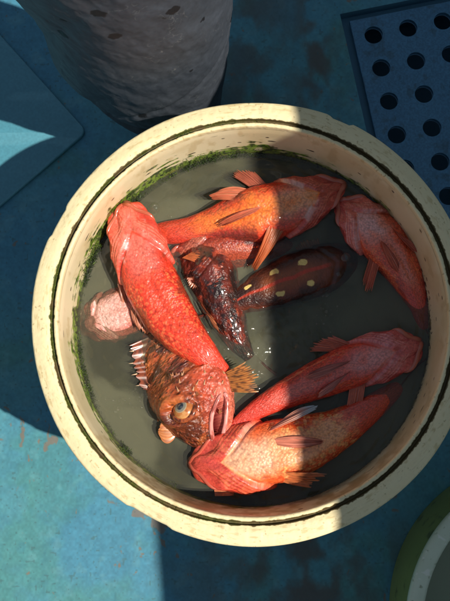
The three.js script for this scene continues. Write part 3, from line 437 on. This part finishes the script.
fish({ label: 'red fish with mauve throat, head shaded against the bucket wall, tail in sun', seed: 4, hs: 1.25, bv: 0.75, bd: 1.1,
  axis: [[421, 341, wy - 0.008, 8], [406, 349, wy - 0.004, 18], [386, 355, wy - 0.001, 22], [360, 363, wy, 22], [334, 373, wy + 0.001, 21], [308, 384, wy + 0.002, 18], [282, 396, wy + 0.004, 14], [258, 409, wy + 0.006, 10], [241, 421, wy + 0.006, 7], [226, 434, wy + 0.006, 4.5]],
  paint: skin({ ...base, belly: rgb(220, 106, 90), b0: 0.03, b1: 0.2, flank: rgb(216, 62, 42), back: rgb(150, 34, 32), throat: rgb(210, 104, 104), head: rgb(206, 76, 74), headDark: rgb(168, 54, 58), rib: rgb(228, 148, 144), tail: rgb(216, 62, 44), spot: rgb(238, 110, 72), spotK: 0.5, white: rgb(216, 178, 184) }),
  tail: 0.06, tailRoll: 1.3, tailFin: redFin,
  fins: [{ name: 'pectoral_fin', r: [[356, 346, wy + 0.002], [338, 352, wy + 0.002]], t: [[330, 335, wy], [308, 352, wy]], n: 9, bulge: 0.2, ...redFin }, { name: 'pectoral_fin', r: [[366, 380, wy + 0.004], [350, 384, wy + 0.004]], t: [[362, 404, wy + 0.002], [346, 410, wy + 0.002]], n: 8, bulge: 0.1, ...redFin }, { name: 'pelvic_fin', leaf: true, r: [[352, 360, wy + 0.018], [346, 364, wy + 0.018]], t: [[306, 372, wy + 0.020], [308, 382, wy + 0.018]], n: 6, ray: [0.72, 0.28, 0.22], web: [0.58, 0.17, 0.14] }, { name: 'pelvic_fin', leaf: true, r: [[352, 370, wy + 0.018], [346, 374, wy + 0.018]], t: [[316, 392, wy + 0.016], [322, 398, wy + 0.012]], n: 6, ray: [0.72, 0.28, 0.22], web: [0.58, 0.17, 0.14] },
    ] });

// the fish at the far side, head in shade
fish({ label: 'orange bellied fish lying belly up with dark red head at the shadow edge', seed: 2, hs: 1.25, bv: 0.8, bd: 1.1,
  axis: [[345, 184, wy - 0.004, 7], [330, 191, wy, 14], [310, 200, wy + 0.002, 22], [288, 208, wy + 0.003, 27], [262, 214, wy + 0.003, 29], [238, 219, wy + 0.002, 25], [214, 225, wy, 18], [192, 230, wy - 0.001, 14], [168, 233, wy - 0.003, 12], [150, 236, wy - 0.010, 11]],
  paint: skin({ ...base, belly: rgb(240, 122, 50), b0: 0.05, b1: 0.26, flank: rgb(216, 62, 38), back: rgb(130, 36, 28), spot: rgb(190, 128, 70), spotK: 0.45, s0: 0.0, blotShare: 0.55, throat: rgb(196, 84, 72), head: rgb(190, 60, 50), headDark: rgb(140, 42, 38), rib: rgb(232, 130, 108), tail: rgb(198, 62, 44), dark: rgb(90, 30, 24), darkK: 0.8, white: rgb(240, 214, 206), whiteK: 0.75 }),
  tail: 0.1, tailRoll: 1.2,
  fins: [{ name: 'pectoral_fin', r: [[272, 214, wy + 0.024], [286, 226, wy + 0.016]], t: [[251, 268, wy + 0.008], [258, 268, wy + 0.006]], n: 8, bulge: 0.06, rag: 0.06, ...orangeFin }, { name: 'pelvic_fin', leaf: true, r: [[252, 190, wy + 0.010], [250, 200, wy + 0.016]], t: [[209, 195, wy + 0.006], [214, 202, wy + 0.008]], n: 7, bulge: 0.12, rag: 0.05, sag: 0.15, ray: [0.75, 0.24, 0.12], web: [0.65, 0.15, 0.07] }, { name: 'pectoral_fin', r: [[268, 186, wy + 0.004], [254, 190, wy + 0.004]], t: [[254, 171, wy + 0.004], [230, 175, wy + 0.003]], n: 10, bulge: 0.25, ray: [0.5, 0.14, 0.07], web: [0.36, 0.08, 0.05] },
    { name: 'pelvic_fin', leaf: true, r: [[262, 206, wy + 0.025], [256, 212, wy + 0.026]], t: [[218, 224, wy + 0.018], [222, 229, wy + 0.018]], n: 6, bulge: 0.1, ray: [0.7, 0.2, 0.1], web: [0.58, 0.12, 0.06] }] });

// the front fish
fish({ label: 'orange fish with pale peach belly floating belly up beside the spiny fish', seed: 5, hs: 1.25, bv: 0.72, bd: 1.1, tw: 1024, th: 512, lip: 0.7, lipCol: [0.55, 0.1, 0.06],
  axis: [[189, 463, wy - 0.004, 9], [202, 463, wy, 18], [222, 462, wy + 0.003, 26], [248, 458, wy + 0.005, 31], [274, 452, wy + 0.005, 32], [300, 445, wy + 0.004, 30], [326, 435, wy + 0.001, 24], [350, 422, wy - 0.001, 18], [374, 406, wy - 0.005, 13], [402, 384, wy - 0.013, 8]],
  paint: skin({ ...base, belly: rgb(244, 164, 112), b0: 0.10, b1: 0.30, flank: rgb(236, 92, 40), spot: rgb(252, 186, 116), spotK: 0.8, throat: rgb(222, 84, 72), head: rgb(218, 72, 50), headDark: rgb(180, 48, 40), rib: rgb(238, 124, 84), tail: rgb(206, 62, 44), tl0: 0.68, tl1: 0.74, darkK: 0.15, breastK: 0.3, veinK: 0.05 }),
  fins: [{ name: 'pelvic_fin', leaf: true, r: [[268, 432, wy + 0.024], [276, 424, wy + 0.020]], t: [[318, 411, wy + 0.024], [316, 404, wy + 0.022]], n: 6, bulge: 0.08, rag: 0.05, ray: [0.85, 0.4, 0.28], web: [0.75, 0.3, 0.2], tipc: [0.6, 0.68, 0.74] }, { name: 'pelvic_fin', leaf: true, r: [[274, 438, wy + 0.026], [278, 446, wy + 0.026]], t: [[324, 438, wy + 0.024], [322, 445, wy + 0.023]], n: 6, bulge: 0.1, rag: 0.05, ray: [0.8, 0.3, 0.2], web: [0.68, 0.22, 0.14] },
    { name: 'pectoral_fin', r: [[0.36, 0.22 * Math.PI], [0.34, 0.44 * Math.PI]], t: [[330, 470, wy + 0.026], [312, 486, wy + 0.018]], n: 12, bulge: 0.08, rag: 0.22, sag: 0.06, ray: [0.85, 0.3, 0.1], web: [0.7, 0.16, 0.05], spots: 0.45 }] });

const MS = -1;  // which flank of the spiny fish is up
// the spiny fish lying on its side, eye and open mouth upwards
{
  const ax = [[217, 452, wy - 0.004, 10, 1.45], [211, 436, wy, 24, 1.45], [203, 418, wy + 0.002, 35, 1.45], [194, 398, wy + 0.002, 42, 1.45], [182, 376, wy - 0.007, 41, 1.4], [168, 354, wy - 0.015, 36, 1.35], [158, 330, wy - 0.022, 28, 1.3], [152, 302, wy - 0.03, 22, 1.3], [152, 274, wy - 0.04, 14, 1.3]];
  const md = (s, q) => Math.hypot((s - 0.135) / 0.10, (q - 0.42 + 0.9 * (s - 0.04)) / 0.085);
  const t = fish({ label: 'brown spiny fish on its side with staring eye and gaping mouth', seed: 6, head: false, bv: 1, bd: 1, wid: 0.62, tw: 1024, th: 1024, coat: 1, rough: 1.6, bump: 0.0026, axis: ax, tail: false,
    extra: (s, th, q) => { // cheek, brow, gill cover and mouth of the upper side
      const up = Math.sin(th) * MS, d = th * MS; let e = 0; if (up > 0) {
        const ed = Math.hypot((s - 0.235) / 0.05, (q - 0.63) / 0.115);
        e += 0.16 * gs(ed - 1, 0.28) - 0.10 * ss(0.8, 0.3, ed);                       // raised orbit round the eye
        e += 0.10 * gs(s - 0.30, 0.03) * gs(q - 0.62, 0.12) + 0.07 * gs(q - 0.50 - 0.3 * (s - 0.3), 0.018) * ss(0.24, 0.28, s) * ss(0.44, 0.38, s);
        e += 0.12 * ss(0.45, 0.43, s - 0.08 * gs(q - 0.42, 0.2)) * ss(0.24, 0.34, s) * gs(q - 0.4, 0.25);
        e += 0.05 * gs(s - 0.33, 0.008) * ss(0.7, 0.5, q) - 0.05 * gs(s - 0.35, 0.01) * ss(0.7, 0.5, q);
        e -= 0.75 * ss(1, 0.72, md(s, q)); }
      e += 0.06 * (fbm(s * 34, Math.cos(th) * 4, Math.sin(th) * 4, 4) - 0.5);
      return e; },
    paint: (s, th, q, x, y, z, sd) => {
      const n = fbm(x * 0.05, y * 0.06, z * 0.06 + 3, 4), m = fbm(x * 0.2, y * 0.2, z * 0.2 + 9, 4), k = cell(x * 0.42, y * 0.42, z * 0.42), up = Math.sin(th) * MS > 0;
      let c = mix3(rgb(178, 82, 40), rgb(104, 44, 26), ss(0.35, 0.65, n)); c = mix3(c, rgb(206, 118, 60), 0.6 * ss(0.55, 0.72, m));
      c = mix3(c, rgb(52, 22, 16), 0.85 * ss(0.5, 0.64, fbm(x * 0.11 + 5, y * 0.12, z * 0.12, 4)) * (s > 0.36 ? 1 : 0.55)); c = mix3(c, rgb(70, 32, 20), 0.7 * ss(0.34, 0.2, k[0]) * (k[2] > 0.45 ? 1 : 0));
      c = mix3(c, rgb(206, 74, 50), 0.75 * ss(0.5, 0.32, q + 0.2 * (n - 0.5)) * ss(0.36, 0.3, s)); c = mix3(c, rgb(232, 140, 116), 0.6 * ss(0.38, 0.2, q + 0.3 * (m - 0.5)) * ss(0.34, 0.2, s));
      if (up) { const d = md(s, q); c = mix3(c, rgb(226, 130, 116), ss(1.35, 1.1, d) * 0.7); c = mix3(c, rgb(120, 34, 36), ss(0.95, 0.75, d));  }
      return c.map((v) => v * (0.85 + 0.3 * noise(x * 1.1, y * 1.1, z * 1.1))); },
    fins: [{ name: 'pectoral_fin', r: [[226, 372, wy + 0.018], [232, 392, wy + 0.014]], t: [[248, 360, wy + 0.022], [260, 392, wy + 0.014]], n: 13, bulge: 0.22, rag: 0.2, sag: 0.12, ray: [0.62, 0.26, 0.06], web: [0.4, 0.12, 0.03], spots: 0.75 },
      { name: 'pelvic_fin', leaf: true, r: [[172, 424, wy + 0.004], [176, 438, wy + 0.002]], t: [[160, 420, wy + 0.006], [158, 440, wy + 0.004]], n: 7, bulge: 0.2, ray: [0.72, 0.28, 0.09], web: [0.55, 0.17, 0.05] },
      { name: 'dorsal_fin', r: [[160, 392, wy - 0.002], [152, 336, wy - 0.004]], t: [[139, 389, wy + 0.003], [128, 346, wy + 0.003]], n: 8, rag: 0.13, bulge: 0.04, sag: 0.02, thick: 0.0006, ray: [0.36, 0.09, 0.04], web: [0.3, 0.07, 0.03], spots: 0.7 }] });
  const e = t.surf(184, 409).add(new THREE.Vector3(0, 0.001, 0)), out = new THREE.Vector3(-0.42, 0.85, -0.38).normalize();
  eye(t, e, out, 0.0112);
  { const u = new THREE.Vector3().crossVectors(out, new THREE.Vector3(1, 0, 0.3)).normalize(), w = new THREE.Vector3().crossVectors(out, u), ring = []; for (let i = 0; i <= 32; i++) { const a = i / 32 * Math.PI * 2; ring.push(e.clone().addScaledVector(u, 0.0113 * Math.cos(a)).addScaledVector(w, 0.0113 * Math.sin(a)).add(new THREE.Vector3(0, 0.0008 + 0.0012 * Math.sin(a * 3), 0))); }
    part('eye_socket', tube(ring, 0.0025, 0.0025), phy({ map: tex(256, 64, (p, q) => mix3(rgb(168, 84, 44), rgb(84, 36, 22), ss(0.4, 0.62, fbm(p * 9, q * 40, 3)))), roughness: 0.4, clearcoat: 0.8, clearcoatRoughness: 0.15 }), t, true); }
  // ragged skin flaps over the head and nape
  const fl = []; for (let i = 0; i < 46; i++) { const px = R(142, 232), py = R(340, 434); if (Math.hypot(px - 184, py - 409) < 14 || Math.hypot(px - 219, py - 428) < 15) continue; const p = t.surf(px, py); if (!p) continue; const a = R(-0.9, 0.9) - 1.57, l = R(0.002, 0.0055), d = new THREE.Vector3(Math.cos(a), R(0.1, 0.6), Math.sin(a)), sd2 = new THREE.Vector3(-Math.sin(a), 0, Math.cos(a)).multiplyScalar(l * R(0.25, 0.5)); const g1 = finGeo(p.clone().sub(sd2).add(new THREE.Vector3(0, -0.001, 0)), p.clone().add(sd2).add(new THREE.Vector3(0, -0.001, 0)), p.clone().addScaledVector(d, l).addScaledVector(sd2, -0.6), p.clone().addScaledVector(d, l).addScaledVector(sd2, 0.6), { n: 3, nv: 4, rag: 0.4, sag: 0.15, seed: i, ray: [0.5, 0.2, 0.08], web: [0.36, 0.12, 0.05], spots: 0.25 }); fl.push(g1); }
  { const m = part('skin_flaps', mergeGeometries(fl), finMat, t, true); m.userData.kind = 'stuff'; }
  // lips, and small spines on the crown and cheek
  const on = (px, py, dy) => t.surf(px, py).add(new THREE.Vector3(0, dy, 0));
  const lipMat = phy({ map: tex(128, 128, (u, v) => mix3(rgb(228, 150, 140), rgb(168, 76, 64), ss(0.4, 0.7, fbm(u * 8, v * 14, 2)))), roughness: 0.35, clearcoat: 1, clearcoatRoughness: 0.1 });
  for (const [a0, a1] of [[0.15, Math.PI - 0.1], [Math.PI + 0.1, 2 * Math.PI - 0.15]]) { const pts = []; for (let i = 0; i <= 14; i++) { const a = lerp(a0, a1, i / 14), S = 0.135 + 0.103 * Math.cos(a), Q = 0.42 - 0.9 * (S - 0.04) + 0.088 * Math.sin(a); pts.push(t.skinAt(S, -Q * Math.PI).add(new THREE.Vector3(0, 0.0006, 0))); } part('lip', tube(pts, 0.0019, 0.0023), lipMat, t, true); }
  const sp = phy({ color: new THREE.Color().setRGB(0.5, 0.24, 0.12), roughness: 0.4, clearcoat: 0.8 }), tipM = phy({ color: new THREE.Color().setRGB(0.66, 0.46, 0.3), roughness: 0.35, clearcoat: 0.8 });
  const cone = (px, py, y, dx, dz, len, r, mat, nm) => { const g = new THREE.ConeGeometry(r, len, 9, 3); g.translate(0, len / 2, 0); g.applyQuaternion(new THREE.Quaternion().setFromUnitVectors(new THREE.Vector3(0, 1, 0), new THREE.Vector3(dx, 0.35, dz).normalize())); const p = y === null ? t.surf(px, py).add(new THREE.Vector3(0, -0.0005, 0)) : at(px, py, y); g.translate(p.x, p.y, p.z); part(nm, g, mat, t, true); };
  for (const [a, b] of [[134, 351], [135, 363], [137, 374], [142, 385]]) cone(a, b, wy + 0.001, -1, R(-0.1, 0.3), R(0.005, 0.008), 0.0010, tipM, 'dorsal_spine');
  for (let i = 0; i < 16; i++) { const f = i / 15; cone(lerp(168, 236, f) + R(-5, 5), 380 + R(-8, 18), null, R(-0.6, 0.6), -1, R(0.003, 0.006), R(0.0009, 0.0015), sp, 'head_spine'); }
}

// the red-orange fish on top of the heap
fish({ label: 'bright red orange fish lying across the spiny fish, pale blunt throat upwards', seed: 1, hs: 1.25, blunt: 0.03, lip: 0.8, lipCol: [0.5, 0.1, 0.05], bv: 0.72, bd: 0.9, tw: 1024, th: 512,
  axis: [[124, 205, wy + 0.012, 14, 0.1], [128, 216, wy + 0.013, 20, 0.1], [134, 234, wy + 0.014, 24], [142, 258, wy + 0.014, 26], [152, 284, wy + 0.013, 28], [166, 310, wy + 0.012, 27], [184, 334, wy + 0.016, 22], [204, 354, wy + 0.019, 15], [220, 368, wy + 0.014, 8.5], [236, 382, wy + 0.004, 4.5]],
  paint: skin({ ...base, belly: rgb(228, 66, 40), b0: 0.0, b1: 0.25, flank: rgb(216, 50, 28), back: rgb(148, 40, 24), spot: rgb(248, 142, 84), spotK: 0.62, cf: 0.30, s0: -0.1, net: rgb(176, 38, 20), throat: rgb(226, 104, 86), head: rgb(220, 66, 46), headDark: rgb(196, 56, 40), rib: rgb(238, 128, 108), lip: rgb(226, 88, 62), white: rgb(248, 210, 214), whiteK: 0.8, whiteSide: 1, breastK: 0.3, dark: rgb(128, 44, 22), darkK: 0.8, tail: rgb(232, 64, 40) }),
  fins: [{ name: 'pectoral_fin', r: [[117, 262, wy + 0.012], [124, 284, wy + 0.008]], t: [[120, 300, wy + 0.002], [130, 312, wy + 0.002]], n: 8, bulge: 0.05, ray: [0.72, 0.3, 0.18], web: [0.55, 0.18, 0.1] }, { name: 'pelvic_fin', leaf: true, r: [[134, 300, wy + 0.010], [146, 314, wy + 0.010]], t: [[136, 330, wy + 0.006], [152, 336, wy + 0.006]], n: 7, bulge: 0.1, ray: [0.62, 0.22, 0.1], web: [0.5, 0.13, 0.06] }] });

// ------------------------------------------------------------------ bubbles and a floating scrap
{
  const bm = phy({ color: 0xffffff, transmission: 1, thickness: 0, roughness: 0.06, ior: 1.6, side: THREE.DoubleSide });
  for (const [px, py, y, r, l] of [[196, 336, 0.029, 8, 'large clear bubble on the back of the bright red orange fish'], [207, 332, 0.026, 4, 'small clear bubble touching the large bubble on the red orange fish'], [155, 208, 0.003, 6, 'clear bubble on the water beside the blunt throat of the red orange fish'], [345, 258, 0.0, 6, 'clear bubble floating in shade above the spotted dark fish'], [338, 274, 0.0, 4, 'small bubble floating between the spotted fish and the shaded wall'], [163, 352, 0.018, 6, 'clear bubble on the dark neck of the spiny fish']]) {
    const p = at(px, py, wy + y), g = new THREE.SphereGeometry(r * mpp(p), 28, 14, 0, Math.PI * 2, 0, Math.PI * 0.5), m = new THREE.Mesh(g, bm); m.position.copy(p); m.name = numbered('bubble'); m.userData = { label: l, category: 'bubble' }; m.castShadow = m.receiveShadow = true; scene.add(m);
  }
  const fr = new THREE.InstancedMesh(new THREE.SphereGeometry(1, 12, 6, 0, Math.PI * 2, 0, Math.PI * 0.5), bm, 260), m4 = new THREE.Matrix4();
  for (let i = 0; i < 260; i++) { const c = [[240, 345], [262, 300], [170, 205], [150, 395], [268, 400], [120, 400], [330, 310]][i % 7], p = at(c[0] + R(-1, 1) * R(0, 34), c[1] + R(-1, 1) * R(0, 34), wy + 0.0004), r = 0.0004 + 0.0014 * Math.pow(rnd(), 3); m4.makeScale(r, r, r); m4.setPosition(p); fr.setMatrixAt(i, m4); }
  fr.name = 'froth'; fr.userData = { kind: 'stuff', label: 'tiny bubbles of froth scattered on the cloudy water', category: 'froth' }; fr.castShadow = fr.receiveShadow = true; scene.add(fr);
  const t = thing('fin_scrap', 'small torn orange scrap of fin floating by the front bucket wall', 'scrap', at(225, 491, wy));
  part('scrap', finGeo(at(214, 488, wy + 0.001), at(215, 496, wy + 0.001), at(234, 487, wy + 0.001), at(235, 495, wy + 0.0), { n: 4, sag: 0.1, ray: [0.75, 0.26, 0.12], web: [0.7, 0.22, 0.1] }), finMat, t, true);
}

// ------------------------------------------------------------------ the person's trouser legs
{
  const foot = new THREE.Vector3(-0.1, 0, -0.294), t = thing('person', 'person in dark grey wet rubber trousers standing behind the bucket', 'person', foot);
  const proj = (p) => { const v = p.clone().sub(CAM), z = v.dot(FWD); return [W / 2 + F * v.dot(RIGHT) / z, H / 2 - F * v.dot(UPV) / z]; };
  const edge = (tab, y) => { let i = 1; while (i < tab.length - 1 && tab[i][0] < y) i++; return lerp(tab[i - 1][1], tab[i][1], (y - tab[i - 1][0]) / (tab[i][0] - tab[i - 1][0])); };
  const left = [[-30, 22], [0, 34], [28, 46], [50, 60], [72, 82], [92, 106], [112, 132], [126, 142]], right = [[-30, 232], [0, 231], [60, 227], [105, 221], [126, 216]];
  const fold = (a, y) => { // diagonal creases on the left, soft wrinkles elsewhere; a is 0 to the right, PI/2 towards the camera
    const l = gs(Math.atan2(Math.sin(a - 2.3), Math.cos(a - 2.3)), 0.9), w = y * 17 + a * 2.4; const d1 = y - (0.10 + (a - 1.7) * 0.10), d2 = y - (0.19 + (a - 1.8) * 0.085), d3 = y - (0.26 - (a - 1.2) * 0.05), z = ss(1.1, 1.7, a) * ss(4.2, 3.4, a); return -z * (0.026 * ss(0.004, -0.003, d1) * ss(-0.09, -0.02, d1) + 0.018 * ss(0.004, -0.003, d2) * ss(-0.08, -0.015, d2)) - 0.003 * gs(d3, 0.004) + 0.005 * l * (1 - Math.pow(Math.abs(Math.sin(w)), 0.45)) * ss(0.02, 0.1, y) * -1 + 0.006 * (fbm(Math.cos(a) * 2.2, y * 9, Math.sin(a) * 2.2, 3) - 0.5) + 0.003 * (fbm(Math.cos(a) * 6 + y * 20, y * 40, Math.sin(a) * 6, 2) - 0.5); };
  const g = grid(160, 240, (u, v) => {
    const y = 0.06 + v * 0.84, a = u * Math.PI * 2; let cx, rx, cz = -0.294 + 0.05 * ss(0.2, 0.6, y) * 0.3;
    if (y < 0.4) { const py = proj(new THREE.Vector3(-0.1, y, -0.294))[1], A = at(edge(left, py), py, y), B = at(edge(right, py), py, y); cx = (A.x + B.x) / 2; rx = (B.x - A.x) / 2; }
    else { const py = proj(new THREE.Vector3(-0.1, 0.4, -0.294))[1], A = at(edge(left, py), py, 0.4), B = at(edge(right, py), py, 0.4); cx = (A.x + B.x) / 2 - (y - 0.4) * 0.06; rx = (B.x - A.x) / 2 + (y - 0.4) * 0.03; }
    const r = 1 + fold(a, y) / rx, hem = v < 0.01 ? 0.93 : 1;
    const front = Math.max(0, Math.sin(a)) ** 1.5 * 0.004 * ss(0.42, 0.05, y);
    return [cx + rx * r * hem * Math.cos(a), y, cz + (rx * 0.82 * r * Math.sin(a) + front) * hem];
  }, true);
  const map = tex(1024, 1024, (u, v) => {
    const a = u * Math.PI * 2, y = 0.06 + v * 0.84, X = Math.cos(a) * 0.09, Z = Math.sin(a) * 0.09, p = proj(new THREE.Vector3(-0.105 + X, y, -0.294 + Z));
    let c = mix3(rgb(76, 82, 92), rgb(62, 67, 76), fbm(X * 60, y * 60, Z * 60, 4)); c = c.map((k) => k * (0.9 + 0.2 * fbm(X * 300, y * 300, Z * 300, 3)));
    const scr = Math.abs(fbm(X * 110 + 4, y * 70, Z * 110, 3) - 0.5); c = mix3(c, rgb(140, 140, 138), 0.5 * ss(0.012, 0.002, scr) * ss(0.58, 0.7, fbm(X * 40, y * 40, Z * 40 + 8, 2)));
    const k = cell(X * 48, y * 48, Z * 48); c = mix3(c, rgb(26, 26, 29), (k[2] > 0.84 ? 0.85 : 0) * ss(0.3, 0.24, k[0] + 0.15 * (noise(X * 400, y * 400, Z * 400) - 0.5)));
    return c; });
  part('trousers', g, phy({ map, bumpMap: tex(512, 512, (u, v) => 0.6 * fbm(Math.cos(u * 6.2832) * 9, v * 40, Math.sin(u * 6.2832) * 9, 4) + 0.4 * Math.abs(fbm(Math.cos(u * 6.2832) * 4 + v * 6, v * 18, Math.sin(u * 6.2832) * 4, 3) - 0.5) * 2, false), bumpScale: 0.003, roughness: 0.62, specularIntensity: 0.45 }), t, true);
  // rubber boot under the hem, toe pointing at the bucket's left
  const boot = grid(64, 40, (u, v) => { const a = u * Math.PI * 2, y = v * 0.12, toe = 1 - ss(0.02, 0.1, y), r = 0.047 * (v < 0.04 ? 0.9 : 1) * Math.sqrt(1 - Math.pow(Math.max(0, (v - 0.97) / 0.031), 2)); const ca = Math.cos(a), sa = Math.sin(a), f = Math.max(0, sa); return [-0.088 + r * ca, y, -0.31 + r * sa * 1.1 + f * f * 0.055 * toe - 0.02 * toe * Math.max(0, -sa)]; }, true);
  part('rubber_boot', boot, phy({ color: new THREE.Color().setRGB(0.02, 0.022, 0.026), roughness: 0.35 }), t, true);
}
renderer.render(scene, camera);
